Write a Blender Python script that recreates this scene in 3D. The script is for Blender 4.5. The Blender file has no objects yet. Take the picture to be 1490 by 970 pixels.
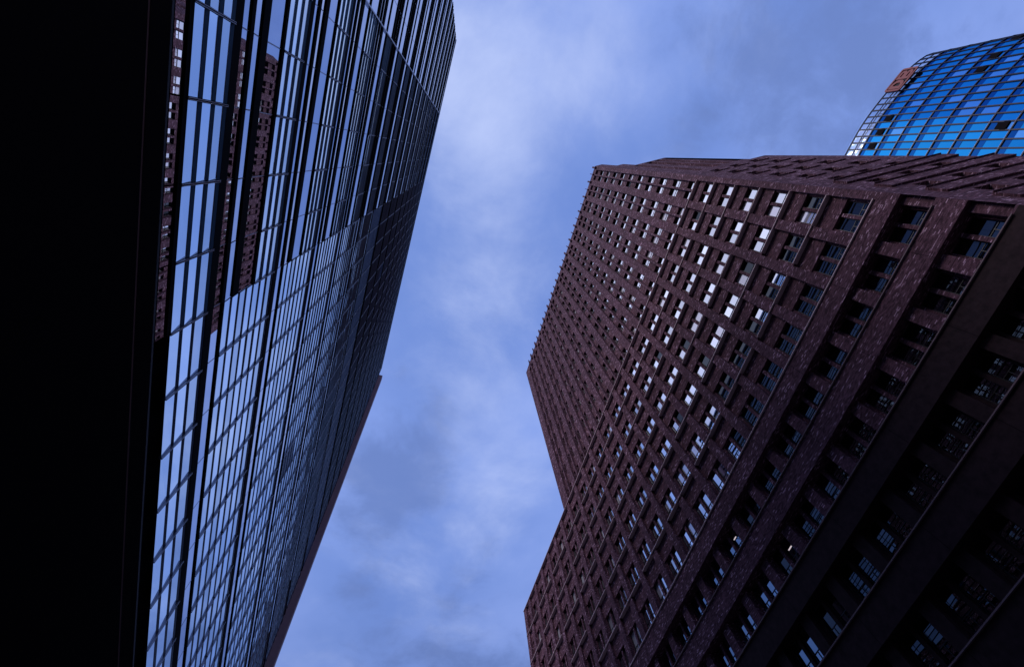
import bpy, math, random
from mathutils import Matrix, Vector

# ---------------------------------------------------------------- camera, sky, sun, exposure
sc = bpy.context.scene
EYE = 1.6                                   # eye height; heights "h" below are above the eye, Z = h + EYE
RIGHT = Vector((0.954, -0.28520896, -0.08921103))     # camera right in world (X across the street, Y along it)
DOWN = Vector((0.239, 0.90713889, -0.3465757))
FWD = Vector((0.180, 0.30944286, 0.93377014))
fwd = FWD.normalized()
right = (RIGHT - RIGHT.dot(fwd) * fwd).normalized()
up = right.cross(fwd)
cam_d = bpy.data.cameras.new('camera')
cam = bpy.data.objects.new('camera', cam_d)
sc.collection.objects.link(cam)
cam.matrix_world = Matrix(((right.x, up.x, -fwd.x, 0), (right.y, up.y, -fwd.y, 0), (right.z, up.z, -fwd.z, EYE), (0, 0, 0, 1)))
cam_d.sensor_width = 36.0
cam_d.lens = 701.32 / 1490 * 36.0
cam_d.clip_start = 0.1
cam_d.clip_end = 5000
sc.camera = cam

SUN_EL, SUN_AZ = math.radians(48), math.radians(202)   # azimuth measured from +X towards +Y
sun_dir = Vector((math.cos(SUN_EL) * math.cos(SUN_AZ), math.cos(SUN_EL) * math.sin(SUN_AZ), math.sin(SUN_EL)))
sd = bpy.data.lights.new('sun', 'SUN')
sd.energy = 1.5
sd.angle = math.radians(22)
sd.color = (1.0, 0.93, 0.95)
sd.cycles.use_multiple_importance_sampling = False   # no sun disc: a bright cloud patch added to the sky stands in
sun = bpy.data.objects.new('sun', sd)
sc.collection.objects.link(sun)
sun.rotation_euler = (-sun_dir).to_track_quat('-Z', 'Y').to_euler()
sun.location = (0, 0, 200)

world = bpy.data.worlds.new('World')
sc.world = world
world.use_nodes = True
wn, wl = world.node_tree.nodes, world.node_tree.links
wn.clear()
def N(nt, kind, **kw):
    n = nt.nodes.new(kind)
    for k, v in kw.items():
        if k in n.inputs.keys() if isinstance(k, str) and hasattr(n.inputs, 'keys') else False:
            n.inputs[k].default_value = v
        else:
            setattr(n, k, v)
    return n
W = world.node_tree
tc = N(W, 'ShaderNodeTexCoord')
skyt = N(W, 'ShaderNodeTexSky')
skyt.sky_type = 'NISHITA'
skyt.sun_disc = False
skyt.sun_elevation = SUN_EL
skyt.sun_rotation = math.radians(90) - SUN_AZ
skyt.air_density = 1.0
skyt.dust_density = 0.6
def wmath(op, a, b=None, clamp=False):
    n = N(W, 'ShaderNodeMath', operation=op); n.use_clamp = clamp
    for i, v in enumerate((a, b)):
        if v is None: continue
        if isinstance(v, (int, float)): n.inputs[i].default_value = v
        else: W.links.new(v, n.inputs[i])
    return n.outputs[0]
def wmix(fac, a, b):
    n = N(W, 'ShaderNodeMix', data_type='RGBA')
    W.links.new(fac, n.inputs[0]) if not isinstance(fac, (int, float)) else setattr(n.inputs[0], 'default_value', fac)
    for s, v in ((6, a), (7, b)):
        if isinstance(v, tuple): n.inputs[s].default_value = v
        else: W.links.new(v, n.inputs[s])
    return n.outputs[2]
# project the view direction on a flat cloud deck so that clouds have perspective
sep = N(W, 'ShaderNodeSeparateXYZ'); W.links.new(tc.outputs['Generated'], sep.inputs[0])
zc = wmath('MAXIMUM', sep.outputs[2], 0.12)
cx_, cy_ = wmath('DIVIDE', sep.outputs[0], zc), wmath('DIVIDE', sep.outputs[1], zc)
comb = N(W, 'ShaderNodeCombineXYZ'); W.links.new(cx_, comb.inputs[0]); W.links.new(cy_, comb.inputs[1])
def wnoise(scale, detail, rough, off=(0, 0, 0), dist=0.0, stretch=(1, 1, 1)):
    mp = N(W, 'ShaderNodeMapping'); W.links.new(comb.outputs[0], mp.inputs[0])
    mp.inputs['Location'].default_value = off
    mp.inputs['Scale'].default_value = stretch
    n = N(W, 'ShaderNodeTexNoise'); W.links.new(mp.outputs[0], n.inputs['Vector'])
    n.inputs['Scale'].default_value = scale; n.inputs['Detail'].default_value = detail
    n.inputs['Roughness'].default_value = rough; n.inputs['Distortion'].default_value = dist
    return n.outputs['Fac']
def blob(x, y, rx, ry, rot=0.0):            # a soft cloud bank at a place in the cloud deck
    mp = N(W, 'ShaderNodeMapping'); mp.vector_type = 'TEXTURE'
    W.links.new(comb.outputs[0], mp.inputs[0])
    mp.inputs['Location'].default_value = (x, y, 0); mp.inputs['Rotation'].default_value = (0, 0, rot)
    mp.inputs['Scale'].default_value = (rx, ry, 1)
    g = N(W, 'ShaderNodeTexGradient', gradient_type='SPHERICAL'); W.links.new(mp.outputs[0], g.inputs[0])
    return wmath('SMOOTH_MIN', g.outputs['Fac'], 1.0)
def ramp(fac, a, b):
    n = N(W, 'ShaderNodeMapRange'); n.interpolation_type = 'SMOOTHSTEP'
    W.links.new(fac, n.inputs[0]); n.inputs[1].default_value = a; n.inputs[2].default_value = b
    return n.outputs[0]
K = 10.0                                     # colours below are scene radiance; the Background runs at strength 0.1
def col(r, g, b): return (r * K, g * K, b * K, 1)
base = wmix(0.75, skyt.outputs[0], col(0.195, 0.325, 0.84))
veil = wmix(ramp(wnoise(1.3, 5, 0.5, (3.1, 1.7, 0), 0.1), 0.35, 0.70), base, col(0.275, 0.40, 0.88))
def banks_of_cloud(lst):
    tot = None
    for (x, y, rx, ry, ro, s_) in lst:
        v = wmath('MULTIPLY', ramp(blob(x, y, rx, ry, ro), 0.0, 1.0), s_)
        tot = v if tot is None else wmath('ADD', tot, v)
    return tot
puff = wnoise(5.5, 10, 0.62, (7.3, 2.2, 0), 0.25)
puff2 = wnoise(2.8, 10, 0.60, (1.2, 5.1, 0), 0.2)
DARK_BANKS = [(0.03, 0.72, 0.20, 0.30, 0.2, 1.15), (0.0, 1.0, 0.22, 0.4, 0, 0.6), (0.41, -0.16, 0.08, 0.13, 0.5, 0.55), (0.66, -0.34, 0.50, 0.42, 0.3, 1.1),
              (-0.05, 0.05, 0.08, 0.10, 0, 0.6), (0.35, 1.35, 0.45, 0.4, 0, 0.6), (0.30, 0.95, 0.12, 0.2, 0.4, 0.4)]
BRIGHT_BANKS = [(0.015, -0.06, 0.26, 0.28, 0.0, 1.0), (0.0, -0.22, 0.36, 0.30, 0, 0.6), (0.05, 0.14, 0.26, 0.36, -0.2, 0.6), (0.10, 0.34, 0.26, 0.36, -0.3, 0.55),
                (0.21, 0.64, 0.24, 0.34, -0.3, 0.6), (0.26, 0.95, 0.25, 0.4, 0, 0.4), (0.35, -0.25, 0.4, 0.35, 0, 0.35), (-0.15, -0.3, 0.5, 0.4, 0, 0.3)]
dk = wmath('ADD', banks_of_cloud(DARK_BANKS), wmath('MULTIPLY', wmath('SUBTRACT', puff, 0.53), 2.6))
dark = wmix(wmath('MULTIPLY', ramp(dk, 0.12, 0.95), 0.85), veil, col(0.150, 0.235, 0.56))
br = wmath('ADD', wmath('MULTIPLY', banks_of_cloud(BRIGHT_BANKS), 0.66), wmath('MULTIPLY', wmath('SUBTRACT', puff2, 0.49), 1.9))
bright = wmix(wmath('MULTIPLY', ramp(br, 0.0, 1.30), 0.95), dark, col(0.58, 0.68, 1.03))
# unseen bright cloud patch, added to whiten the window reflections
dot = N(W, 'ShaderNodeVectorMath', operation='DOT_PRODUCT')
W.links.new(tc.outputs['Generated'], dot.inputs[0]); dot.inputs[1].default_value = (-0.535, -0.03, 0.845)
glow = wmix(wmath('MULTIPLY', ramp(dot.outputs['Value'], 0.88, 0.995), 0.9), bright, col(0.90, 0.93, 1.25))
# an overcast sky is darker towards the horizon
hz = N(W, 'ShaderNodeMapRange'); hz.interpolation_type = 'SMOOTHSTEP'
W.links.new(sep.outputs[2], hz.inputs[0]); hz.inputs[1].default_value = 0.0; hz.inputs[2].default_value = 0.76
hz.inputs[3].default_value = 0.04; hz.inputs[4].default_value = 1.0
dimmed = N(W, 'ShaderNodeVectorMath', operation='SCALE'); W.links.new(glow, dimmed.inputs[0]); W.links.new(hz.outputs[0], dimmed.inputs['Scale'])
glow = dimmed.outputs[0]
bg = N(W, 'ShaderNodeBackground'); bg.inputs['Strength'].default_value = 0.1
W.links.new(glow, bg.inputs['Color'])
out = N(W, 'ShaderNodeOutputWorld'); W.links.new(bg.outputs[0], out.inputs[0])

vs = sc.view_settings
vs.view_transform = 'Standard'; vs.look = 'None'; vs.exposure = 0.0; vs.gamma = 1.0; vs.use_curve_mapping = False
sc.render.film_transparent = False
sc.cycles.max_bounces = 8
sc.cycles.glossy_bounces = 4
sc.cycles.caustics_reflective = False
sc.cycles.caustics_refractive = False
rng = random.Random(7)

# ---------------------------------------------------------------- materials
def new_mat(name):
    m = bpy.data.materials.new(name); m.use_nodes = True
    nt = m.node_tree; nt.nodes.clear()
    o = nt.nodes.new('ShaderNodeOutputMaterial')
    return m, nt, o
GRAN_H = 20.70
def plain(name, c, rough=0.6, metal=0.0, var=0.15, scale=3.0, spec=0.4):
    m, nt, o = new_mat(name)
    p = nt.nodes.new('ShaderNodeBsdfPrincipled')
    t = nt.nodes.new('ShaderNodeTexCoord'); n = nt.nodes.new('ShaderNodeTexNoise')
    n.inputs['Scale'].default_value = scale; n.inputs['Detail'].default_value = 5
    nt.links.new(t.outputs['Object'], n.inputs['Vector'])
    r = nt.nodes.new('ShaderNodeMix'); r.data_type = 'RGBA'
    r.inputs[6].default_value = tuple(x * (1 - var) for x in c) + (1,)
    r.inputs[7].default_value = tuple(x * (1 + var) for x in c) + (1,)
    nt.links.new(n.outputs['Fac'], r.inputs[0]); nt.links.new(r.outputs[2], p.inputs['Base Color'])
    p.inputs['Roughness'].default_value = rough; p.inputs['Metallic'].default_value = metal
    p.inputs['Specular IOR Level'].default_value = spec
    nt.links.new(p.outputs[0], o.inputs[0])
    return m
def brick(name, c_lo, c_mid, c_hi, mortar, bw=0.23, bh=0.066):
    m, nt, o = new_mat(name); L = nt.links.new
    uv = nt.nodes.new('ShaderNodeUVMap'); uv.uv_map = 'UVMap'
    b = nt.nodes.new('ShaderNodeTexBrick')
    b.inputs['Scale'].default_value = 1.0
    b.inputs['Brick Width'].default_value = bw; b.inputs['Row Height'].default_value = bh
    b.inputs['Mortar Size'].default_value = 0.007; b.inputs['Mortar Smooth'].default_value = 0.1
    b.inputs['Color1'].default_value = (0, 0, 0, 1); b.inputs['Color2'].default_value = (1, 1, 1, 1)
    b.inputs['Mortar'].default_value = (0.4, 0.4, 0.4, 1); b.inputs['Bias'].default_value = 0.0
    L(uv.outputs[0], b.inputs['Vector'])
    cr = nt.nodes.new('ShaderNodeValToRGB')
    e = cr.color_ramp.elements
    e[0].position = 0.0; e[0].color = c_lo + (1,)
    e[1].position = 1.0; e[1].color = c_hi + (1,)
    x = cr.color_ramp.elements.new(0.55); x.color = c_mid + (1,)
    x = cr.color_ramp.elements.new(0.89); x.color = tuple(v * 1.25 for v in c_mid) + (1,)
    nv = nt.nodes.new('ShaderNodeTexNoise'); nv.inputs['Scale'].default_value = 1.3; nv.inputs['Detail'].default_value = 4
    L(uv.outputs[0], nv.inputs['Vector'])
    va = nt.nodes.new('ShaderNodeMath'); va.operation = 'MULTIPLY_ADD'; va.inputs[1].default_value = 0.5; va.inputs[2].default_value = -0.25
    L(nv.outputs['Fac'], va.inputs[0])
    vb = nt.nodes.new('ShaderNodeMath'); vb.operation = 'ADD'; L(b.outputs['Color'], vb.inputs[0]); L(va.outputs[0], vb.inputs[1])
    L(vb.outputs[0], cr.inputs[0])
    nz = nt.nodes.new('ShaderNodeTexNoise'); nz.inputs['Scale'].default_value = 0.35; nz.inputs['Detail'].default_value = 8
    nz.inputs['Roughness'].default_value = 0.65
    L(uv.outputs[0], nz.inputs['Vector'])
    mr = nt.nodes.new('ShaderNodeMapRange'); mr.inputs[1].default_value = 0.25; mr.inputs[2].default_value = 0.75
    mr.inputs[3].default_value = 0.62; mr.inputs[4].default_value = 1.34
    L(nz.outputs['Fac'], mr.inputs[0])
    ng = nt.nodes.new('ShaderNodeTexNoise'); ng.inputs['Scale'].default_value = 5.0; ng.inputs['Detail'].default_value = 6; ng.inputs['Roughness'].default_value = 0.8
    L(uv.outputs[0], ng.inputs['Vector'])
    mg = nt.nodes.new('ShaderNodeMapRange'); mg.inputs[1].default_value = 0.3; mg.inputs[2].default_value = 0.7
    mg.inputs[3].default_value = 0.55; mg.inputs[4].default_value = 1.45; L(ng.outputs['Fac'], mg.inputs[0])
    mt = nt.nodes.new('ShaderNodeMath'); mt.operation = 'MULTIPLY'; L(mr.outputs[0], mt.inputs[0]); L(mg.outputs[0], mt.inputs[1])
    mu = nt.nodes.new('ShaderNodeMix'); mu.data_type = 'RGBA'; mu.blend_type = 'MULTIPLY'; mu.inputs[0].default_value = 1
    L(cr.outputs[0], mu.inputs[6]); L(mt.outputs[0], mu.inputs[7])
    mm = nt.nodes.new('ShaderNodeMix'); mm.data_type = 'RGBA'
    L(b.outputs['Fac'], mm.inputs[0]); L(mu.outputs[2], mm.inputs[6]); mm.inputs[7].default_value = mortar + (1,)
    p = nt.nodes.new('ShaderNodeBsdfPrincipled')
    L(mm.outputs[2], p.inputs['Base Color']); p.inputs['Roughness'].default_value = 0.85
    p.inputs['Specular IOR Level'].default_value = 0.12
    bp = nt.nodes.new('ShaderNodeBump'); bp.inputs['Strength'].default_value = 0.4; bp.inputs['Distance'].default_value = 0.01
    bp.invert = True
    L(b.outputs['Fac'], bp.inputs['Height']); L(bp.outputs[0], p.inputs['Normal'])
    L(p.outputs[0], o.inputs[0])
    return m
def mirror(name, tint, fac, under, rough=0.0, wave=0.004, wscale=0.35, var=0.0):
    """coated facade glass: a strong sky reflection over a dark room"""
    m, nt, o = new_mat(name); L = nt.links.new
    g = nt.nodes.new('ShaderNodeBsdfGlossy'); g.inputs['Color'].default_value = tint + (1,); g.inputs['Roughness'].default_value = rough
    d = nt.nodes.new('ShaderNodeBsdfDiffuse'); d.inputs['Color'].default_value = under + (1,)
    mx = nt.nodes.new('ShaderNodeMixShader')
    t = nt.nodes.new('ShaderNodeTexCoord'); n = nt.nodes.new('ShaderNodeTexNoise')
    n.inputs['Scale'].default_value = wscale; n.inputs['Detail'].default_value = 2
    L(t.outputs['Object'], n.inputs['Vector'])
    bp = nt.nodes.new('ShaderNodeBump'); bp.inputs['Strength'].default_value = 1.0; bp.inputs['Distance'].default_value = wave
    L(n.outputs['Fac'], bp.inputs['Height']); L(bp.outputs[0], g.inputs['Normal'])
    if var:
        geo = nt.nodes.new('ShaderNodeNewGeometry')
        mr = nt.nodes.new('ShaderNodeMapRange'); mr.inputs[3].default_value = fac - var; mr.inputs[4].default_value = min(1, fac + var)
        L(geo.outputs['Random Per Island'], mr.inputs[0]); L(mr.outputs[0], mx.inputs[0])
    else:
        mx.inputs[0].default_value = fac
    L(d.outputs[0], mx.inputs[1]); L(g.outputs[0], mx.inputs[2]); L(mx.outputs[0], o.inputs[0])
    return m
M = {}
M['brick'] = brick('dark_clinker_brick', (0.066, 0.029, 0.042), (0.158, 0.074, 0.104), (0.66, 0.41, 0.54), (0.072, 0.034, 0.05))
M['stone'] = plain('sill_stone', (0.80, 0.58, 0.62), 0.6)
M['stone_low'] = plain('shaded_sill_stone', (0.22, 0.14, 0.16), 0.7)  # same sill stone low down, with the street shade put into its colour
M['frame_dark'] = plain('window_frame_dark', (0.02, 0.016, 0.02), 0.45)
M['pane'] = mirror('window_glass', (0.92, 0.95, 1.0), 0.78, (0.012, 0.012, 0.018), var=0.22)
M['blind'] = mirror('window_with_blind_drawn', (0.95, 0.93, 1.0), 0.45, (0.62, 0.60, 0.66), var=0.15)
M['pane_dark'] = mirror('dark_reflection_window_glass', (0.8, 0.9, 1.0), 0.09, (0.006, 0.006, 0.010), var=0.05)  # dark reflection of the block opposite, put into the glass itself
M['pane_dim'] = mirror('dim_reflection_podium_glass', (0.62, 0.80, 1.0), 0.42, (0.008, 0.008, 0.012), var=0.12)  # weaker glass low down: the dim reflection is put into the material
M['louvre'] = mirror('louvre_glass', (0.80, 0.91, 1.0), 0.84, (0.015, 0.02, 0.035), var=0.14)
M['strip_glass'] = mirror('clear_strip_glass', (0.80, 0.86, 1.0), 0.74, (0.010, 0.012, 0.018), wave=0.0016, wscale=0.6)
M['louvre_edge'] = plain('frosted_louvre_strip', (0.13, 0.25, 0.40), 0.35, 0, 0.15, 1.5, 0.3)
M['louvre_edge_dark'] = plain('dark_louvre_strip', (0.05, 0.085, 0.16), 0.35, 0, 0.2, 1.5, 0.2)
M['blue_panel'] = plain('navy_blue_panel', (0.03, 0.10, 0.26), 0.5, 0, 0.3, 2.0, 0.2)
M['black_metal'] = plain('black_panel', (0.010, 0.008, 0.010), 0.85, 0.0, 0.2, 3.0, 0.04)
M['grey_metal'] = plain('grey_bracket', (0.34, 0.34, 0.40), 0.35, 0.75)
M['navy'] = plain('cavity_wall_navy', (0.02, 0.028, 0.05), 0.4)
M['terracotta'] = plain('terracotta_panel', (0.56, 0.33, 0.35), 0.7)
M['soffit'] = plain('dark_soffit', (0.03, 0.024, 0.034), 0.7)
M['roof'] = plain('roof_felt', (0.06, 0.06, 0.065), 0.9)
M['asphalt'] = plain('asphalt', (0.05, 0.05, 0.052), 0.85, 0, 0.3, 8)
M['paving'] = plain('granite_paving', (0.12, 0.115, 0.11), 0.8, 0, 0.25, 4)
M['kerb'] = plain('kerb_stone', (0.25, 0.25, 0.24), 0.8)
M['white'] = plain('road_paint', (0.7, 0.7, 0.7), 0.7)

# ---------------------------------------------------------------- mesh builder
class MB:
    def __init__(self): self.v, self.f, self.m = [], [], []
    def quad(self, a, b, c, d, m=0):
        i = len(self.v); self.v += [tuple(a), tuple(b), tuple(c), tuple(d)]; self.f.append((i, i + 1, i + 2, i + 3)); self.m.append(m)
    def poly(self, pts, m=0):
        i = len(self.v); self.v += [tuple(p) for p in pts]; self.f.append(tuple(range(i, i + len(pts)))); self.m.append(m)
    def hexa(self, p, m=0):                  # p: 4 bottom (ccw from above), 4 top; shared corners
        i = len(self.v); self.v += [tuple(q) for q in p]
        for q in ((3, 2, 1, 0), (4, 5, 6, 7), (0, 1, 5, 4), (1, 2, 6, 5), (2, 3, 7, 6), (3, 0, 4, 7)):
            self.f.append(tuple(i + k for k in q)); self.m.append(m)
    def box(self, x0, x1, y0, y1, z0, z1, m=0):
        self.hexa([(x0, y0, z0), (x1, y0, z0), (x1, y1, z0), (x0, y1, z0), (x0, y0, z1), (x1, y0, z1), (x1, y1, z1), (x0, y1, z1)], m)
    def prism(self, foot, z0, z1, m=0, top=None):   # foot ccw from above
        n = len(foot); i = len(self.v)
        self.v += [(x, y, z0) for x, y in foot] + [(x, y, z1) for x, y in foot]
        for k in range(n):
            j = (k + 1) % n; self.f.append((i + k, i + j, i + n + j, i + n + k)); self.m.append(m)
        self.f.append(tuple(i + n + k for k in range(n))); self.m.append(m if top is None else top)
        self.f.append(tuple(i + k for k in reversed(range(n)))); self.m.append(m)
    def build(self, name, mats, parent=None, uv=True):
        me = bpy.data.meshes.new(name)
        me.from_pydata(self.v, [], self.f)
        for mt in (mats if isinstance(mats, (list, tuple)) else [mats]): me.materials.append(mt)
        me.polygons.foreach_set('material_index', self.m)
        me.update()
        if uv:
            lay = me.uv_layers.new(name='UVMap').data
            for p in me.polygons:
                n = p.normal
                if abs(n.z) > 0.9: t, s = Vector((0, 1, 0)), Vector((1, 0, 0))
                else: t, s = Vector((-n.y, n.x, 0)).normalized(), Vector((0, 0, 1))
                for li in p.loop_indices:
                    c = me.vertices[me.loops[li].vertex_index].co
                    lay[li].uv = (c.dot(t), c.dot(s))
        o = bpy.data.objects.new(name, me)
        sc.collection.objects.link(o)
        if parent is not None: o.parent = parent
        return o
def thing(name, label, cat, loc=(0, 0, 0)):
    o = bpy.data.objects.new(name, None); sc.collection.objects.link(o)
    o.location = loc; o.empty_display_size = 0.5
    o['label'] = label; o['category'] = cat
    return o
def stuff(o): o['kind'] = 'stuff'; return o
def in_view(p, margin=20):
    r = Vector(p) - Vector((0, 0, EYE)); z = r.dot(fwd)
    if z < 0.1: return None
    x = 745 + 701.32 * r.dot(right) / z; y = 485 - 701.32 * r.dot(up) / z
    return z if -margin < x < 1490 + margin and -margin < y < 970 + margin else None

class Face:
    """a facade plane: origin (x, y), unit tangent, outward normal; o = distance along it, d = outward offset"""
    def __init__(self, origin, tangent, normal):
        self.o = Vector((origin[0], origin[1], 0)); self.t = Vector((tangent[0], tangent[1], 0)).normalized(); self.n = Vector((normal[0], normal[1], 0)).normalized()
        self.flip = self.t.cross(Vector((0, 0, 1))).dot(self.n) < 0
    def p(self, s, h, d=0.0): q = self.o + self.t * s + self.n * d; return (q.x, q.y, h + EYE)
    def quad(self, mb, s0, s1, h0, h1, d, m=0):
        a = [self.p(s0, h0, d), self.p(s1, h0, d), self.p(s1, h1, d), self.p(s0, h1, d)]
        if self.flip: a.reverse()
        mb.quad(*a, m)
    def box(self, mb, s0, s1, h0, h1, d0, d1, m=0):
        b = [self.p(s0, h0, d0), self.p(s1, h0, d0), self.p(s1, h0, d1), self.p(s0, h0, d1)]
        t = [self.p(s0, h1, d0), self.p(s1, h1, d0), self.p(s1, h1, d1), self.p(s0, h1, d1)]
        if not self.flip: b.reverse(); t.reverse()
        mb.hexa(b + t, m)
    def relief(self, mb, sb, hb, depth, m=0):
        """block relief: one front face per run of equal depth, and the reveals between unequal neighbours"""
        ns, nh = len(sb) - 1, len(hb) - 1
        for j in range(nh):
            i = 0
            while i < ns:
                k = i
                while k + 1 < ns and depth[j][k + 1] == depth[j][i]: k += 1
                if depth[j][i] is not None: self.quad(mb, sb[i], sb[k + 1], hb[j], hb[j + 1], depth[j][i], m)
                i = k + 1
            for i in range(1, ns):
                a, b = depth[j][i - 1], depth[j][i]
                if a == b or a is None or b is None: continue
                q = [self.p(sb[i], hb[j], a), self.p(sb[i], hb[j], b), self.p(sb[i], hb[j + 1], b), self.p(sb[i], hb[j + 1], a)]
                if self.flip: q.reverse()
                mb.quad(*q, m)
        for j in range(1, nh):
            i = 0
            while i < ns:
                a, b = depth[j - 1][i], depth[j][i]
                k = i
                while k + 1 < ns and depth[j - 1][k + 1] == a and depth[j][k + 1] == b: k += 1
                if a != b and a is not None and b is not None:
                    q = [self.p(sb[i], hb[j], a), self.p(sb[k + 1], hb[j], a), self.p(sb[k + 1], hb[j], b), self.p(sb[i], hb[j], b)]
                    if self.flip: q.reverse()
                    mb.quad(*q, m)
                i = k + 1

# ---------------------------------------------------------------- ground
def structure(o): o['kind'] = 'structure'; return o
g = MB(); g.quad((-1500, -1500, 0), (1500, -1500, 0), (1500, 1500, 0), (-1500, 1500, 0)); structure(g.build('ground', M['asphalt']))
for nm, x0, x1 in (('pavement', -21, 2.2), ('pavement', 17.5, 60)):
    g = MB(); g.box(x0, x1, -120, 160, 0.004, 0.13); structure(g.build(nm, M['paving']))
for x0 in (2.2, 17.2):
    g = MB(); g.box(x0, x0 + 0.3, -120, 160, 0.004, 0.135); structure(g.build('kerb', M['kerb']))
g = MB()
for k in range(-14, 20): g.quad((9.75, k * 8.0, 0.004), (9.9, k * 8.0, 0.004), (9.9, k * 8.0 + 3, 0.004), (9.75, k * 8.0 + 3, 0.004))
structure(g.build('road_marking', M['white']))

# ---------------------------------------------------------------- brick tower on the right
V = 25.0
U0, UT, UL = -5.2, 41.2, 60.5               # near corner, end of the tower, end of the lower wing
HB, HC, HROOF = 53.6, 29.0, 99.3
tower = thing('brick_tower', 'dark brown brick high-rise with rows of paired windows and a stepped lower wing', 'building', (V + 10, 18, 0))
tower_inv = Matrix.Translation(-Vector(tower.location))
class TB(MB):
    def build(self, name, mats, parent=None, uv=True):
        o = super().build(name, mats, None, uv)
        o.parent = parent
        if parent is not None: o.matrix_parent_inverse = Matrix.Translation(-parent_loc(parent))
        return o
def parent_loc(o):
    return Vector(tower.location)
front = Face((V, 0), (0, 1), (-1, 0))
SD = Vector((-0.495, 0.868))                 # side face runs away from the corner: (du, dv)
SD.normalize()
side = Face((V, U0), (SD.y, SD.x), (-SD.x, SD.y) if False else (SD.x, -SD.y))
if side.n.dot(Vector((0, -1, 0))) < 0: side.n = -side.n; side.flip = not side.flip

PER = 6.0
WREL = [(0.12, 0.98), (1.22, 2.08), (3.12, 3.98), (4.22, 5.08)]   # windows of one double bay
wins = []                                    # (face, s0, s1, h0, h1, depth)
STO = [HB - 4.1 * k for k in range(0, 14)]   # ledge heights of the lower part
UP = [HB + 0.35 + 4.33 * k for k in range(0, 10)]
def columns(s_lo, s_hi):
    cols = []
    k = 0
    while True:
        st = -4.65 + PER * k
        if st > s_hi: break
        for a, b in WREL:
            if st + a > s_lo + 0.2 and st + b < s_hi - 0.25: cols.append((st + a, st + b))
        k += 1
    return cols
def breaks(*ls):
    out_ = sorted(set(round(x, 4) for l in ls for x in l)); return out_
wall = TB()
# lower part
cols = columns(U0, UL)
sb = breaks([U0, UL], [x for c in cols for x in c], [c[0] - 0.14 for c in cols], [c[1] + 0.14 for c in cols])
sb = [x for x in sb if U0 <= x <= UL]
hb = [-1.6]
for h0 in sorted(STO):
    if h0 <= -1: continue
    for q in (h0, h0 + 0.12, h0 + 2.42):
        if q < HB: hb.append(q)
hb = breaks(hb, [HB])
depth = []
for j in range(len(hb) - 1):
    hm = (hb[j] + hb[j + 1]) / 2
    row = []
    base_l = max([h for h in STO if h <= hm], default=None)
    for i in range(len(sb) - 1):
        sm = (sb[i] + sb[i + 1]) / 2
        if base_l is None: row.append(0.0); continue
        q = hm - base_l
        col_ = next((c for c in cols if c[0] < sm < c[1]), None)
        near = any(c[0] - 0.145 < sm < c[1] + 0.145 for c in cols)
        low = base_l < HC - 0.5
        if not low:
            if q < 0.12: row.append(0.0)
            elif q < 2.42: row.append(-0.60 if col_ else (-0.34 if near else 0.0))
            else: row.append(-0.26 if near else 0.0)
        else:
            if q < 0.12: row.append(0.0)
            elif q < 2.42: row.append(-0.90 if col_ else (-0.60 if near else -0.28))
            else: row.append(0.0)
    depth.append(row)
front.relief(wall, sb, hb, depth)
for h0 in STO:
    if h0 >= HB - 0.1 or h0 < -1: continue
    for c in cols:
        wins.append((front, c[0], c[1], h0 + 0.12, h0 + 2.42, -0.53 if h0 >= HC - 0.5 else -0.84))
# upper part of the tower
colsu = columns(U0, UT)
sbu = breaks([U0, UT], [x for c in colsu for x in c])
hbu = [HB]
for h0 in UP: hbu += [h0, h0 + 2.15]
hbu = breaks(hbu, [UP[-1] + 4.33, HROOF])
du = []
for j in range(len(hbu) - 1):
    hm = (hbu[j] + hbu[j + 1]) / 2
    base_l = max([h for h in UP if h <= hm], default=None)
    row = []
    for i in range(len(sbu) - 1):
        sm = (sbu[i] + sbu[i + 1]) / 2
        w = any(c[0] < sm < c[1] for c in colsu)
        if base_l is None or hm > UP[-1] + 4.33: row.append(0.0)
        elif w: row.append(-0.68 if hm - base_l < 2.15 else -0.34)
        else: row.append(0.0)
    du.append(row)
front.relief(wall, sbu, hbu, du)
for h0 in UP:
    for c in colsu: wins.append((front, c[0], c[1], h0, h0 + 2.15, -0.61))
# side face: lower stage full width, then two set-backs
SL = [23.03 + 3.78 * k for k in range(-6, 9)]
SW = [(1.95, 2.95), (4.15, 5.15), (6.4, 7.4)]
ssb = breaks([0, 1.1, 9.2], [x for c in SW for x in c])
shb = [-1.6]
for h0 in SL:
    if h0 > -1: shb += [h0, h0 + 0.12, h0 + 1.95, h0 + 2.45]
shb = breaks(shb, [56.5]); shb = [x for x in shb if x <= 56.5]
sdp = []
for j in range(len(shb) - 1):
    hm = (shb[j] + shb[j + 1]) / 2
    base_l = max([h for h in SL if h <= hm], default=None)
    row = []
    for i in range(len(ssb) - 1):
        sm = (ssb[i] + ssb[i + 1]) / 2
        w = any(c[0] < sm < c[1] for c in SW)
        if base_l is not None and base_l < 32 and hm - base_l > 2.45 and sm > 1.1: row.append(0.14)
        else: row.append(-0.6 if (w and base_l is not None and 0.12 < hm - base_l < 1.95) else 0.0)
    sdp.append(row)
side.relief(wall, ssb, shb, sdp)
for h0 in SL:
    if h0 > -1:
        for c in SW: wins.append((side, c[0], c[1], h0 + 0.12, h0 + 1.95, -0.53))
s2 = [0, 1.75, 2.45, 3.55, 4.7, 5.2, 6.0, 6.6, 7.4]
side.relief(wall, s2, [56.5, 57.6, 81.0, 82.0], [[0.0] * 8, [0.0, -0.3, 0.0, -0.45, 0.0, -0.45, 0.0, -0.45, ][:8], [0.0] * 8])
side.relief(wall, [0, 2.45], [82.0, 88.9], [[0.0]])
side.relief(wall, [0, 1.4], [88.9, HROOF], [[0.0]])
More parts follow.
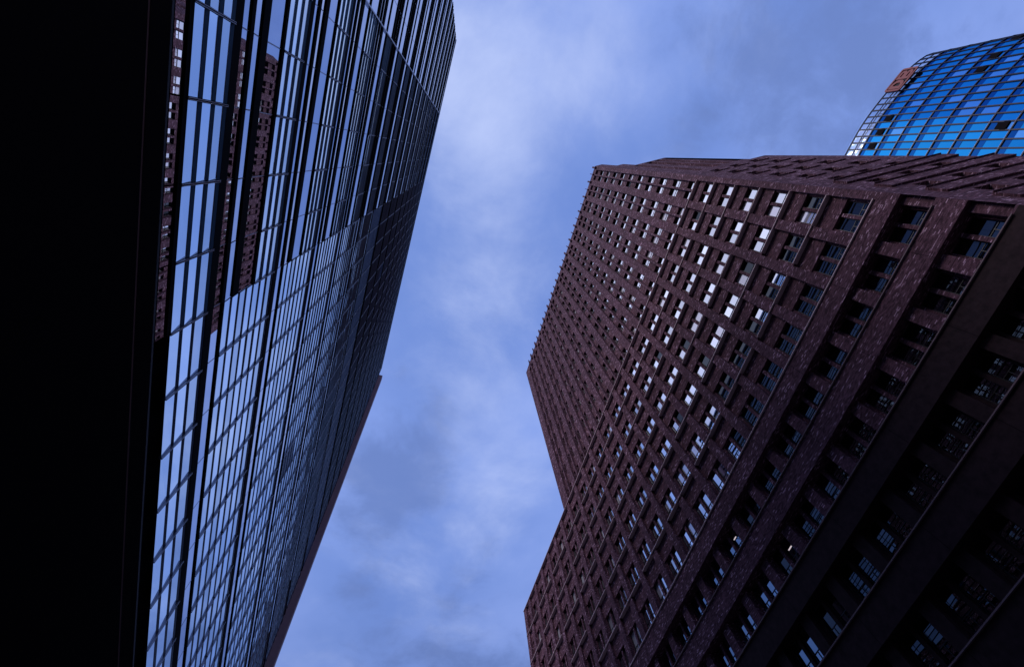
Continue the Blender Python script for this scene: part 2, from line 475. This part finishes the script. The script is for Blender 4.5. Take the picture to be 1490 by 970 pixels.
# closing faces, roofs and the back of the blocks
def P(s, h): return side.p(s, h)
bx = V + 22
def up_poly(pts): wall.poly([(x, y, z) for x, y, z in pts])
up_poly([front.p(UT, HROOF), front.p(U0, HROOF), P(1.4, HROOF), (bx, P(1.4, 0)[1], HROOF + EYE), (bx, UT, HROOF + EYE)])
for (sa, sb_, h) in ((1.4, 2.45, 88.9), (2.45, 7.4, 82.0), (7.4, 9.2, 56.5)):
    a, b = P(sa, h), P(sb_, h)
    up_poly([a, b, (bx, b[1], b[2]), (bx, a[1], a[2])])
for (sa, ha, hb_) in ((1.4, 88.9, HROOF), (2.45, 82.0, 88.9), (7.4, 56.5, 82.0), (9.2, -1.6, 56.5)):
    a, b = P(sa, ha), P(sa, hb_)
    wall.quad(a, (bx, a[1], a[2]), (bx, a[1], b[2]), b)
wall.quad(front.p(UT, HB), front.p(UT, HROOF), (bx, UT, HROOF + EYE), (bx, UT, HB + EYE))
up_poly([front.p(UL, HB), front.p(UT, HB), (bx, UT, HB + EYE), (bx, UL, HB + EYE)])
wall.quad(front.p(UL, -1.6), front.p(UL, HB), (bx, UL, HB + EYE), (bx, UL, 0))
yb = P(9.2, 0)[1]
wall.quad((bx, yb, 0), (bx, UL, 0), (bx, UL, HB + EYE), (bx, yb, HB + EYE))
wall.quad((bx, yb, HB + EYE), (bx, UT, HB + EYE), (bx, UT, HROOF + EYE), (bx, yb, HROOF + EYE))
M['granite_shaded'] = plain('shade_darkened_granite_base', (0.034, 0.018, 0.022), 0.75, 0, 0.85, 3.5, 0.1)  # granite base, its colour darkened to stand in for deep street shade
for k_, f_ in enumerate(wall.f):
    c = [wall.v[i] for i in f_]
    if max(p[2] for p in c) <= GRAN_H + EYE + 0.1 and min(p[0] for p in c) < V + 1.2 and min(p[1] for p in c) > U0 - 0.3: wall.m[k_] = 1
wall.build('wall', [M['brick'], M['granite_shaded']], tower)
# sills: one per double bay and storey, in brick-like offset only where the facade has them
sills = []
for h0 in STO:
    if h0 < -1: continue
    if h0 < HC + 0.5 or h0 == STO[0]:
        k = -4.75
        while k < UL - 0.5:
            sills.append((front, k, min(k + PER - 0.004, UL), h0)); k += PER
    else:
        k = -4.65
        while k < UL - 2:
            sills.append((front, k, min(k + 5.05, UL), h0)); k += PER
for h0 in SL:
    if -1 < h0 < 36: sills.append((side, 1.1, 9.15, h0))
    elif h0 > 36:
        for c in SW: sills.append((side, c[0] - 0.35, c[1] + 0.35, h0))
sills = [s for s in sills]
def dist(f, s, h): q = Vector(f.p(s, h)) - Vector((0, 0, EYE)); return q.length
def ranked(items, key, vis):
    seen = [i for i in items if vis(i)]
    seen.sort(key=key)
    big = seen[:100]; ids = set(id(i) for i in big)
    return big, [i for i in items if id(i) not in ids]
big, rest = ranked(sills, lambda q: dist(q[0], (q[1] + q[2]) / 2, q[3]), lambda q: in_view(q[0].p((q[1] + q[2]) / 2, q[3])))
def sill_mesh(mb, q): q[0].box(mb, q[1], q[2], q[3] - 0.015, q[3] + 0.045, -0.28 if q[0] is front else -0.1, 0.10 if q[0] is front else (0.24 if q[3] < 36 else 0.1))
for q in big:
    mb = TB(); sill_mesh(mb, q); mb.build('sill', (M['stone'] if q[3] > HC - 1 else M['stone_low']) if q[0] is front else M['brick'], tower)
mb = TB()
for q in rest:
    n0 = len(mb.f); sill_mesh(mb, q)
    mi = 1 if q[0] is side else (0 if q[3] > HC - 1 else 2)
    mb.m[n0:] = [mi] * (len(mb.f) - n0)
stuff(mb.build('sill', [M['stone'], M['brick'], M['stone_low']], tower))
# windows
def frame_mesh(mb, f, s0, s1, h0, h1, d):
    t = 0.05
    f.box(mb, s0, s1, h0, h0 + t, d, d + 0.05); f.box(mb, s0, s1, h1 - t, h1, d, d + 0.05)
    f.box(mb, s0, s0 + t, h0 + t, h1 - t, d, d + 0.05); f.box(mb, s1 - t, s1, h0 + t, h1 - t, d, d + 0.05)
    hm = h0 + (h1 - h0) * 0.42
    f.box(mb, s0 + t, s1 - t, hm - 0.02, hm + 0.02, d, d + 0.045)
    sm = (s0 + s1) / 2
    f.box(mb, sm - 0.02, sm + 0.02, h0 + t, hm - 0.02, d, d + 0.045)
def darkened_pane(q):  # low front bays get the painted dark reflection, a few others at random
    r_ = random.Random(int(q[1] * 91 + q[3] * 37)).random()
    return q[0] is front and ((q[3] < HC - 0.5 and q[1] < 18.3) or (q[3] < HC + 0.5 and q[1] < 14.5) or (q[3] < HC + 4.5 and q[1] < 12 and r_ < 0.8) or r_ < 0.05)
def pane_mesh(mb, f, s0, s1, h0, h1, d, m=0, bm=None):
    hm = h0 + (h1 - h0) * 0.42
    r_ = random.Random(int(s0 * 53 + h0 * 71)).random()
    for k_, (a, b) in enumerate(((h0, hm - 0.003), (hm + 0.003, h1))):
        mi = bm if bm is not None and ((k_ == 0 and r_ < 0.22) or (k_ == 1 and 0.16 < r_ < 0.34)) else m
        e = [rng.uniform(-0.004, 0.004) for _ in range(3)]
        q = [f.p(s0, a, d + 0.01 + e[0]), f.p(s1, a, d + 0.01 + e[1]), f.p(s1, b, d + 0.01 + e[1] + e[2]), f.p(s0, b, d + 0.01 + e[0] + e[2])]
        if f.flip: q.reverse()
        mb.quad(*q, mi)
big, rest = ranked(wins, lambda q: dist(q[0], (q[1] + q[2]) / 2, q[3]), lambda q: q[0] is front and in_view(q[0].p((q[1] + q[2]) / 2, q[3] + 1)))
for q in big:
    mb = TB(); frame_mesh(mb, *q); w = mb.build('window', M['frame_dark'], tower)
    mb = TB(); pane_mesh(mb, *q, 0, None if darkened_pane(q) or q[3] < HC - 0.5 else 1); pn = mb.build('pane', [M['pane_dark'] if darkened_pane(q) else (M['pane'] if q[3] > HC - 0.5 else M['pane_dim']), M['blind']], None); pn.parent = w
    pn.matrix_parent_inverse = Matrix.Identity(4)
mb = TB()
darkq = [q for q in rest if darkened_pane(q)]; lowq = [q for q in rest if q[3] <= HC - 0.5 and q[0] is front and not darkened_pane(q)]
highq = [q for q in rest if not darkened_pane(q) and not (q[3] <= HC - 0.5 and q[0] is front)]
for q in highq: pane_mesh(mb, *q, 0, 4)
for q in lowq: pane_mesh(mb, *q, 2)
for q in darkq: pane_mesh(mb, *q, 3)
n2 = len(mb.f)
for q in rest: frame_mesh(mb, *q)
mb.m = mb.m[:n2] + [1] * (len(mb.f) - n2)
stuff(mb.build('window', [M['pane'], M['frame_dark'], M['pane_dim'], M['pane_dark'], M['blind']], tower))
# finials where each pier runs past the parapet
edges = [(colsu[i][1], colsu[i + 1][0]) for i in range(len(colsu) - 1)]
for a, b in [(U0, colsu[0][0])] + edges:
    mb = TB(); w = min(0.3, (b - a) / 2)
    m_ = (a + b) / 2
    front.box(mb, m_ - w / 2, m_ + w / 2, HROOF - 1.3, HROOF + 0.8, 0.004, 0.26)
    front.box(mb, m_ - w / 2 - 0.06, m_ + w / 2 + 0.06, HROOF - 1.45, HROOF - 1.3, 0.004, 0.32)
    mb.build('finial', M['brick'], tower)
k = 0
for h0 in STO:
    if -1 < h0 < HC + 0.5:
        mb = TB()
        for q in range(11):
            u = -4.65 + PER * q - 0.48 + (3.0 if k % 2 else 0)
            if U0 + 0.3 < u < UL - 0.3: front.box(mb, u - 0.012, u + 0.012, h0 - 1.67, h0 - 0.06, -0.02, 0.003)
        mb.build('expansion_joint', M['black_metal'], tower); k += 1
# ---------------------------------------------------------------- glass office block on the left
VL = -5.0
YA, YM, YJ, YB = -13.8, -4.1, 5.15, 37.0     # north end, flat/louvre seam, module change, terracotta end
LST, LH = 9.98, 4.28
ROOF = 76.4
TILT = math.tan(math.radians(5.0))
def tilt_at(h, y): return math.tan(math.radians(5.0 if y < 5.1 else (3.2 if h < 20 else (3.7 if h < 27 else (4.4 if h < 36 else 5.6)))))
glassb = thing('glass_office_block', 'office block with tilted mirror glass louvres in black bands and a terracotta end pier', 'building', (VL - 10, 12, 0))
GL = Vector(glassb.location)
class GB(MB):
    def build(self, name, mats, parent=None, uv=True):
        o = super().build(name, mats, None, uv); o.parent = parent
        if parent is glassb: o.matrix_parent_inverse = Matrix.Translation(-GL)
        return o
gf = Face((VL, 0), (0, 1), (1, 0))
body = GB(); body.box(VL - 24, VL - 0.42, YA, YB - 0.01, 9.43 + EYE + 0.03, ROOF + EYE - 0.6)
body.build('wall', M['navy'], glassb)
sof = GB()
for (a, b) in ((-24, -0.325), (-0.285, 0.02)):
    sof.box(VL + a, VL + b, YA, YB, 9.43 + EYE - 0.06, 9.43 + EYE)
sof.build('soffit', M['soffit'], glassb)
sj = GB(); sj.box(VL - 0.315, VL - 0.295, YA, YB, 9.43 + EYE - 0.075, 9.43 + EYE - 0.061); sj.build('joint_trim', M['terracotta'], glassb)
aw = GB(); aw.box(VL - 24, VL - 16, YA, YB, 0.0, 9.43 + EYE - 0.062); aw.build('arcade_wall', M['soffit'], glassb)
MODS = []
y = YJ
ys = []
while y > YA + 0.5: ys.append(y); y -= 1.55
ys.append(YA); ys = sorted(ys)
y = YJ + 1.55
while y < YB - 0.5: ys.append(y); y += 1.55
ys.append(YB)
seam = min(ys, key=lambda q: abs(q - YM))
banks, strips, rails, fins = [], [], [], []
nst = int((ROOF - LST) / LH) + 1
for k in range(-1, nst):
    b = LST + LH * k
    for (i0, i1, kind) in ((YA, seam, 'flat'), (seam, YJ, 'A'), (YJ, YB, 'B')):
        if kind == 'B': lz = [(0.0, 1.5, 3), (2.43, LH, 4)]; sz = [(1.83, 2.33)]
        elif kind == 'A': lz = [(0.0, 1.5, 3)]; sz = [(1.85, 2.24), (2.42, 2.84), (3.20, 4.15)]
        else: lz = []; sz = [(0.0, 1.5), (1.85, 2.24), (2.42, 2.84), (3.20, 4.15)]
        for (a, c, n) in lz:
            if b + a < 9.45 or b + c > ROOF - 0.3: continue
            for m0, m1 in zip(ys, ys[1:]):
                if m0 >= i0 - 1e-6 and m1 <= i1 + 1e-6: banks.append((m0, m1, b + a, b + c, n))
        for q, (a, c) in enumerate(sz):
            lo, hi = b + a, b + c
            if hi < 9.5 or hi > ROOF - 0.3: continue
            strips.append((i0, i1, max(lo, 9.50), hi, 1 if (kind == 'A' and q == 1) else 0))
    # black rails run the full length between the glass zones
    for (a, c) in ((1.5, 1.85), (2.24, 2.42), (2.84, 3.20), (4.15, LH)):
        for (i0, i1, kind) in ((YA, seam, 'flat'), (seam, YJ, 'A'), (YJ, YB, 'B')):
            if kind == 'B':
                if a > 2.5: continue
                a2, c2 = ((1.5, 1.83) if a == 1.5 else (2.33, 2.43))
            else: a2, c2 = a, c
            lo, hi = b + a2, b + c2
            if hi < 9.5 or hi > ROOF - 0.3: continue
            rails.append((i0, i1, max(lo, 9.44), hi))
def bank_mesh(mb, q):
    y0, y1, h0, h1, n = q
    st = (h1 - h0) / n; g = 0.035
    blue_ = (y0 > YJ - 0.1 and 33.7 < h0 < 36.5) or (y0 > 9 and h0 > 16 and rng.random() < 0.01)
    for i in range(n):
        a, c = h0 + st * i, h0 + st * (i + 1)
        d = st * tilt_at(h0, y0)
        j0, j1, j2 = (rng.uniform(-0.003, 0.003) for _ in range(3))
        # reflecting pane, lower edge standing out; near its head a darker overlap between two black lips
        def at(f, jj): return d * (1 - f) + jj
        for (f0, f1, mi) in ((0.0, 0.80, 0),):
            ha, hc = a + st * f0, a + st * f1
            o_ = 0.0
            p = [gf.p(y0 + g, ha, at(f0, j0) + o_), gf.p(y1 - g, ha, at(f0, j1) + o_), gf.p(y1 - g, hc, at(f1, j2) + o_), gf.p(y0 + g, hc, at(f1, j2) + o_)]
            if gf.flip: p.reverse()
            mb.quad(*p, 3 if blue_ else mi)
        # frosted strip leaning out from the head of the pane to the foot of the next, between two black lips
        prof = [(0.80, d * 0.20), (0.82, d * 0.24), (0.98, d * 0.92), (1.0, d)]
        for (e0, e1, mi) in ((0, 1, 2), (1, 2, 3 if blue_ else (4 if y0 > YJ - 0.1 else 1)), (2, 3, 2)):
            (f0, d0), (f1, d1) = prof[e0], prof[e1]
            p = [gf.p(y0 + g, a + st * f0, d0), gf.p(y1 - g, a + st * f0, d0), gf.p(y1 - g, a + st * f1, d1), gf.p(y0 + g, a + st * f1, d1)]
            if gf.flip: p.reverse()
            mb.quad(*p, mi)
big, rest = ranked(banks, lambda q: dist(gf, (q[0] + q[1]) / 2, q[2]), lambda q: in_view(gf.p((q[0] + q[1]) / 2, (q[2] + q[3]) / 2)))
LM = [M['louvre'], M['louvre_edge'], M['black_metal'], M['blue_panel'], M['louvre_edge_dark']]
for q in big:
    mb = GB(); bank_mesh(mb, q); mb.build('louvre_window', LM, glassb)
mb = GB()
for q in rest: bank_mesh(mb, q)
stuff(mb.build('louvre_window', LM, glassb))
def strip_mesh(mb, q):
    i0, i1, lo, hi, tilt = q
    for m0, m1 in zip(ys, ys[1:]):
        if m0 >= i0 - 1e-6 and m1 <= i1 + 1e-6:
            d = (hi - lo) * TILT if tilt else 0.0
            e1, e2, e3 = (rng.uniform(-0.0011, 0.0011) for _ in range(3))
            p = [gf.p(m0 + 0.015, lo, d + e1), gf.p(m1 - 0.015, lo, d + e2), gf.p(m1 - 0.015, hi, e2 + e3), gf.p(m0 + 0.015, hi, e1 + e3)]
            if gf.flip: p.reverse()
            mb.quad(*p)
big, rest = ranked(strips, lambda q: q[2], lambda q: True)
for q in big:
    mb = GB(); strip_mesh(mb, q); mb.build('glazing_strip', M['strip_glass'], glassb)
if rest:
    mb = GB()
    for q in rest: strip_mesh(mb, q)
    stuff(mb.build('glazing_strip', M['strip_glass'], glassb))
big, rest = ranked(rails, lambda q: q[2], lambda q: True)
for q in big:
    mb = GB(); gf.box(mb, q[0], q[1] - 0.002, q[2], q[3], -0.3, 0.035); mb.build('rail', M['black_metal'], glassb)
mb = GB()
for q in rest: gf.box(mb, q[0], q[1] - 0.002, q[2], q[3], -0.3, 0.035)
if rest: stuff(mb.build('rail', M['black_metal'], glassb))
# brackets: grey plates at every module line beside the louvres
for yv in ys[1:-1]:
    mb = GB()
    if yv < seam - 0.1: gf.box(mb, yv - 0.014, yv + 0.014, 9.5, ROOF - 0.5, -0.05, 0.006, 0)
    else:
        for k in range(-1, nst):
            b = LST + LH * k
            zs = [(0.0, 1.5), (2.43, LH)] if yv > YJ + 0.1 else [(0.0, 1.5)]
            for a, c in zs:
                if b + a < 9.45 or b + c > ROOF - 0.3: continue
                for e in (-0.022, 0.010): gf.box(mb, yv + e, yv + e + 0.012, b + a - 0.02, b + c + 0.02, -0.03, 0.06)
            gf.box(mb, yv - 0.011, yv + 0.011, max(9.5, b + 1.86), b + LH - 0.14 if yv < YJ + 0.1 else b + 2.33, -0.05, 0.004) if b + LH < ROOF and k >= 0 else None
    if mb.f: mb.build('mullion', M['grey_metal'], glassb)
# seam post, roof edge, terracotta end pier
mb = GB(); gf.box(mb, seam - 0.025, seam + 0.025, 9.5, ROOF, -0.05, 0.09); mb.build('seam_post', M['grey_metal'], glassb)
mb = GB(); mb.box(VL - 24, VL + 0.05, YA, YB - 0.01, ROOF + EYE - 0.3, ROOF + EYE); mb.build('roof', M['grey_metal'], glassb)
mb = GB()
PT = ROOF - 2.6
for k in range(18):
    h0 = -1.6 + k * (PT + 1.6) / 18; h1 = -1.6 + (k + 1) * (PT + 1.6) / 18 - 0.02
    gf.box(mb, YB, YB + 0.8, h0, h1, -20, 0.60)
mb.build('end_pier', M['terracotta'], glassb)
mb = GB(); gf.box(mb, YB + 0.02, YB + 0.78, -1.6, PT - 0.02, -19.9, 0.58); mb.build('pier_core', M['terracotta'], glassb)

# ---------------------------------------------------------------- blue glass tower behind
blue = thing('glass_tower', 'bright blue round-fronted glass tower with a clear glass roof screen behind the brick high-rise', 'building', (90, -25, 0))
BLOC = Vector(blue.location)
class BB(MB):
    def build(self, name, mats, parent=None, uv=True):
        o = super().build(name, mats, None, uv); o.parent = parent
        if parent is not None: o.matrix_parent_inverse = Matrix.Translation(-BLOC)
        return o
M['blue_glass'] = mirror('blue_tinted_glass', (0.025, 0.37, 0.80), 0.88, (0.0, 0.05, 0.2), var=0.14, wave=0.02, wscale=0.15)
M['blue_pale'] = mirror('pale_blue_pane', (0.16, 0.50, 0.95), 0.85, (0.05, 0.12, 0.3), var=0.1)
M['blue_dark'] = mirror('dark_blue_spandrel_glass', (0.015, 0.13, 0.42), 0.8, (0.0, 0.02, 0.09))
M['blue_metal'] = plain('blue_grey_steel', (0.010, 0.016, 0.05), 0.6, 0.0)
M['light_metal'] = plain('pale_cap_steel', (0.10, 0.11, 0.18), 0.4, 0.3)
def clear_mat():
    m, nt, o = new_mat('clear_screen_glass')
    t = nt.nodes.new('ShaderNodeBsdfTransparent'); t.inputs[0].default_value = (0.86, 0.93, 1.0, 1)
    g = nt.nodes.new('ShaderNodeBsdfGlossy'); g.inputs[0].default_value = (0.8, 0.88, 1, 1); g.inputs['Roughness'].default_value = 0.02
    x = nt.nodes.new('ShaderNodeMixShader'); x.inputs[0].default_value = 0.18
    nt.links.new(t.outputs[0], x.inputs[1]); nt.links.new(g.outputs[0], x.inputs[2]); nt.links.new(x.outputs[0], o.inputs[0])
    return m
M['clear'] = clear_mat()
ctrl = [(6, 84), (0, 80.4), (-6, 78.0), (-12, 76.6), (-17, 76.0), (-22, 75.95), (-25.2, 76.1), (-27.8, 76.3), (-30, 76.65), (-32.1, 77.15), (-35.3, 78.1), (-39.7, 79.9), (-42.2, 81.3), (-44.1, 82.9), (-45.4, 85.4), (-46.8, 88.4), (-48.4, 91.8), (-50, 95)]
pts = []
def catmull(p0, p1, p2, p3, t):
    return tuple(0.5 * ((2 * b) + (-a + c) * t + (2 * a - 5 * b + 4 * c - d) * t * t + (-a + 3 * b - 3 * c + d) * t ** 3) for a, b, c, d in zip(p0, p1, p2, p3))
for i in range(1, len(ctrl) - 2):
    for s in range(12): pts.append(catmull(ctrl[i - 1], ctrl[i], ctrl[i + 1], ctrl[i + 2], s / 12))
pts.append(ctrl[-2])
# resample at 1.5 m
cur = [pts[0]]; acc = 0.0
for a, b in zip(pts, pts[1:]):
    L_ = math.dist(a, b); pos = 0.0
    while acc + L_ - pos >= 1.35:
        pos += 1.35 - acc; acc = 0.0
        t = pos / L_; cur.append((a[0] + (b[0] - a[0]) * t, a[1] + (b[1] - a[1]) * t))
    acc += L_ - pos
nrm = []
for i in range(len(cur)):
    a, b = cur[max(0, i - 1)], cur[min(len(cur) - 1, i + 1)]
    t = Vector((b[0] - a[0], b[1] - a[1])).normalized(); n_ = Vector((t.y, -t.x))
    if n_.y > 0 and i < len(cur) - 3: n_ = -n_
    nrm.append(n_ if n_.dot(Vector((-cur[i][0] - 20, 90 - 0 - cur[i][1])) * -1) > 0 or True else -n_)
def bp(i, h, d): return (cur[i][1] + nrm[i].y * d, cur[i][0] + nrm[i].x * d, h + EYE)
TOP, FL = 101.0, 3.83
levels = [97.3 - FL * k for k in range(0, 26)]
def ring(mb, h0, h1, d0, d1, m=0, i0=0, i1=None):
    i1 = len(cur) - 1 if i1 is None else i1
    for i in range(i0, i1):
        mb.hexa([bp(i, h0, d1), bp(i, h0, d0), bp(i + 1, h0, d0), bp(i + 1, h0, d1), bp(i, h1, d1), bp(i, h1, d0), bp(i + 1, h1, d0), bp(i + 1, h1, d1)], m)
def skin(mb, h0, h1, d, m=0, pale=None):
    for i in range(len(cur) - 1):
        j = [rng.uniform(-0.02, 0.02) for _ in range(3)]
        mm_ = m if pale is None or rng.random() > pale else 1
        mb.quad(bp(i, h0, d + j[0]), bp(i, h1, d + j[1]), bp(i + 1, h1, d + j[1] + j[2]), bp(i + 1, h0, d + j[0] + j[2]), mm_)
for k, h in enumerate(levels[:-1]):
    lo = levels[k + 1]
    if lo < -1.6: break
    mb = BB(); skin(mb, h - 1.15, h - 0.02, 0.0); mb.build('spandrel_band', M['blue_dark'], blue)
    mb = BB(); skin(mb, lo + 0.02, h - 1.17, 0.0, 0, 0.10 if k < 4 else 0.22); mb.build('window_band', [M['blue_glass'], M['blue_pale']], blue)
    mb = BB(); ring(mb, h - 0.09, h + 0.05, -0.1, 0.14); ring(mb, h + 0.051, h + 0.10, 0.0, 0.16, 1); mb.build('floor_ledge', [M['blue_metal'], M['light_metal']], blue)
for i in range(len(cur)):
    mb = BB()
    t = Vector((nrm[i].y, -nrm[i].x))
    def q(e, d, h): return (cur[i][1] + nrm[i].y * d - nrm[i].x * 0 + t.y * e, cur[i][0] + nrm[i].x * d + t.x * e, h + EYE)
    w = 0.11
    mb.hexa([q(-w, -0.1, -1.6), q(w, -0.1, -1.6), q(w, 0.11, -1.6), q(-w, 0.11, -1.6), q(-w, -0.1, TOP), q(w, -0.1, TOP), q(w, 0.11, TOP), q(-w, 0.11, TOP)])
    mb.build('mullion', M['blue_metal'], blue)
mb = BB(); skin(mb, 97.32, TOP, 0.0); mb.build('roof_screen', M['clear'], blue)
mb = BB()
ring(mb, TOP - 0.08, TOP + 0.06, -0.08, 0.14); ring(mb, 99.1, 99.2, -0.05, 0.1)
mb.build('screen_rail', M['blue_metal'], blue)
# inner row of stays behind the roof screen
mb = BB()
NB = len(cur) - 9
ring(mb, 100.2, 100.35, -1.3, -1.15, 0, 0, NB); ring(mb, 98.4, 98.5, -1.3, -1.15, 0, 0, NB)
for i in range(0, NB, 2):
    a = bp(i, 97.3, -1.2); mb.box(a[0] - 0.06, a[0] + 0.06, a[1] - 0.06, a[1] + 0.06, a[2], a[2] + 3.2)
mb.build('screen_stay', M['blue_metal'], blue)
foot = [(bp(i, 0, -0.25)[0], bp(i, 0, -0.25)[1]) for i in range(len(cur))]
foot += [(125, foot[-1][1]), (125, foot[0][1])]
ar = sum(foot[i][0] * foot[(i + 1) % len(foot)][1] - foot[(i + 1) % len(foot)][0] * foot[i][1] for i in range(len(foot)))
if ar < 0: foot.reverse()
mb = BB(); mb.prism(foot, 0, 97.2 + EYE, 0, 1); mb.build('core', [M['blue_metal'], M['roof']], blue)

for (u, hh) in ((-23.9, 95.3), (-26.6, 95.3), (-29.4, 95.3), (-36.4, 84.0), (-39.5, 84.0), (-42.4, 84.0), (-26.5, 72.4)):
    i = min(range(len(cur) - 5), key=lambda i: abs(cur[i][0] - u))
    lvl = min(levels, key=lambda q: abs(q - 1.9 - hh)); lo, hi = lvl - FL + 0.25, lvl - 1.25
    mb = BB()
    lo += (hi - lo) * 0.25
    mb.hexa([bp(i, lo, 0.04), bp(i, lo, 0.16), bp(i + 1, lo, 0.16), bp(i + 1, lo, 0.04), bp(i, hi, 0.03), bp(i, hi, 0.06), bp(i + 1, hi, 0.06), bp(i + 1, hi, 0.03)])
    mb.build('open_vent', M['black_metal'], blue)

# logo sign on the roof screen, DB in a rounded frame
def near_i(u): return min(range(len(cur)), key=lambda i: abs(cur[i][0] - u) + (100 if i > len(cur) - 5 else 0))
M['sign_red'] = plain('faded_red_sign', (0.36, 0.10, 0.09), 0.6)
M['sign_dark'] = plain('sign_dark_backing', (0.015, 0.01, 0.014), 0.7)  # dark backing seen between the frame and the letters
pa, pb = Vector((78.15, -35.2, 0)), Vector((79.75, -40.1, 0))
st_ = (pb - pa).normalized(); sn = Vector((-1, 0, 0)); sn = (sn - sn.dot(st_) * st_).normalized()
sign_o = pa + sn * 0.45
sf = Face((sign_o.x, sign_o.y), (st_.x, st_.y), (sn.x, sn.y))
SWID, SH0, SH1 = (pb - pa).length, 97.35, 101.05
sign = thing('logo_sign', 'reddish framed two-letter sign fixed to the clear roof screen of the blue tower', 'sign', sf.p(SWID / 2, SH0, 0))
SLOC = Vector(sign.location)
class SB(MB):
    def build(self, name, mats, parent=None, uv=True):
        o = super().build(name, mats, None, uv); o.parent = parent; o.matrix_parent_inverse = Matrix.Translation(-SLOC); return o
def loop_prism(mb, outer, inner, d0, d1):
    """ring between two closed outlines with the same number of points, given in (s, h)"""
    n = len(outer)
    for i in range(n):
        j = (i + 1) % n
        A = [sf.p(*outer[i], d0), sf.p(*outer[j], d0), sf.p(*inner[j], d0), sf.p(*inner[i], d0)]
        B = [sf.p(*outer[i], d1), sf.p(*outer[j], d1), sf.p(*inner[j], d1), sf.p(*inner[i], d1)]
        mb.hexa(A + B)
def rrect(s0, s1, h0, h1, r, n=5):
    o_ = []
    for cx2, cy2, a0 in ((s1 - r, h1 - r, 0), (s0 + r, h1 - r, 90), (s0 + r, h0 + r, 180), (s1 - r, h0 + r, 270)):
        for k in range(n + 1):
            a = math.radians(a0 + 90 * k / n); o_.append((cx2 + r * math.cos(a), cy2 + r * math.sin(a)))
    return o_
mb = SB(); loop_prism(mb, rrect(0, SWID, SH0, SH1, 0.45), rrect(0.36, SWID - 0.36, SH0 + 0.36, SH1 - 0.36, 0.22), 0.0, 0.22); mb.build('frame', M['sign_red'], sign)
mb = SB(); sf.box(mb, 0.15, SWID - 0.15, SH0 + 0.15, SH1 - 0.15, -0.06, 0.03); mb.build('back_panel', M['sign_dark'], sign)
Lh0, Lh1 = SH0 + 0.50, SH1 - 0.50
def dshape(s0, s1, h0, h1, t, bulge, n=8):
    """outline pair for a D-like bowl: straight left stem, rounded right"""
    def outl(s0, s1, h0, h1, r):
        o_ = [(s0, h0), (s0, h1)]
        r = min(r, (h1 - h0) / 2 - 0.001, s1 - s0 - 0.001)
        for k in range(n + 1):
            a = math.radians(90 - 90 * k / n); o_.append((s1 - r + r * math.cos(a), h1 - r + r * math.sin(a)))
        for k in range(n + 1):
            a = math.radians(-90 * k / n); o_.append((s1 - r + r * math.cos(a), h0 + r + r * math.sin(a)))
        return o_
    return outl(s0, s1, h0, h1, bulge), outl(s0 + t, s1 - t, h0 + t, h1 - t, max(0.05, bulge - t))
wL = (SWID - 1.0 - 0.16) / 2
a0 = 0.50
mb = SB(); o1, i1 = dshape(a0, a0 + wL, Lh0, Lh1, 0.62, 1.2); loop_prism(mb, o1, i1, 0.03, 0.20); mb.build('letter', M['sign_red'], sign)
mb = SB(); b0 = a0 + wL + 0.16; hm = (Lh0 + Lh1) / 2
o1, i1 = dshape(b0, b0 + wL, Lh0, hm - 0.002, 0.50, 0.65); loop_prism(mb, o1, i1, 0.03, 0.20)
o1, i1 = dshape(b0, b0 + wL - 0.08, hm + 0.002, Lh1, 0.50, 0.60); loop_prism(mb, o1, i1, 0.03, 0.20)
mb.build('letter', M['sign_red'], sign)

# two lit tubes fixed inside dark window openings of the brick tower
lm, nt_, lo_ = new_mat('lit_tube')
em = nt_.nodes.new('ShaderNodeEmission'); em.inputs[0].default_value = (1.0, 0.86, 0.95, 1); em.inputs[1].default_value = 0.6
nt_.links.new(em.outputs[0], lo_.inputs[0])
for (u0, u1, hh, lab) in ((19.60, 19.92, 26.21, 'short lit tube in the brick tower, the upper left of the two'),
                          (16.46, 16.82, 22.12, 'short lit tube in the brick tower, the lower right of the two')):
    t_ = thing('tube_lamp', lab, 'lamp', (V + 0.4, (u0 + u1) / 2, hh + EYE)); t_['group'] = 'lit tube lamps in the dark window openings'
    mb = MB(); mb.box(-0.035, 0.035, -(u1 - u0) / 2, (u1 - u0) / 2, -0.035, 0.0); o_ = mb.build('tube', lm, t_)
    mb = MB(); mb.box(-0.03, 0.43, -0.02, 0.02, 0.002, 0.03); mb.build('bracket', M['frame_dark'], t_)
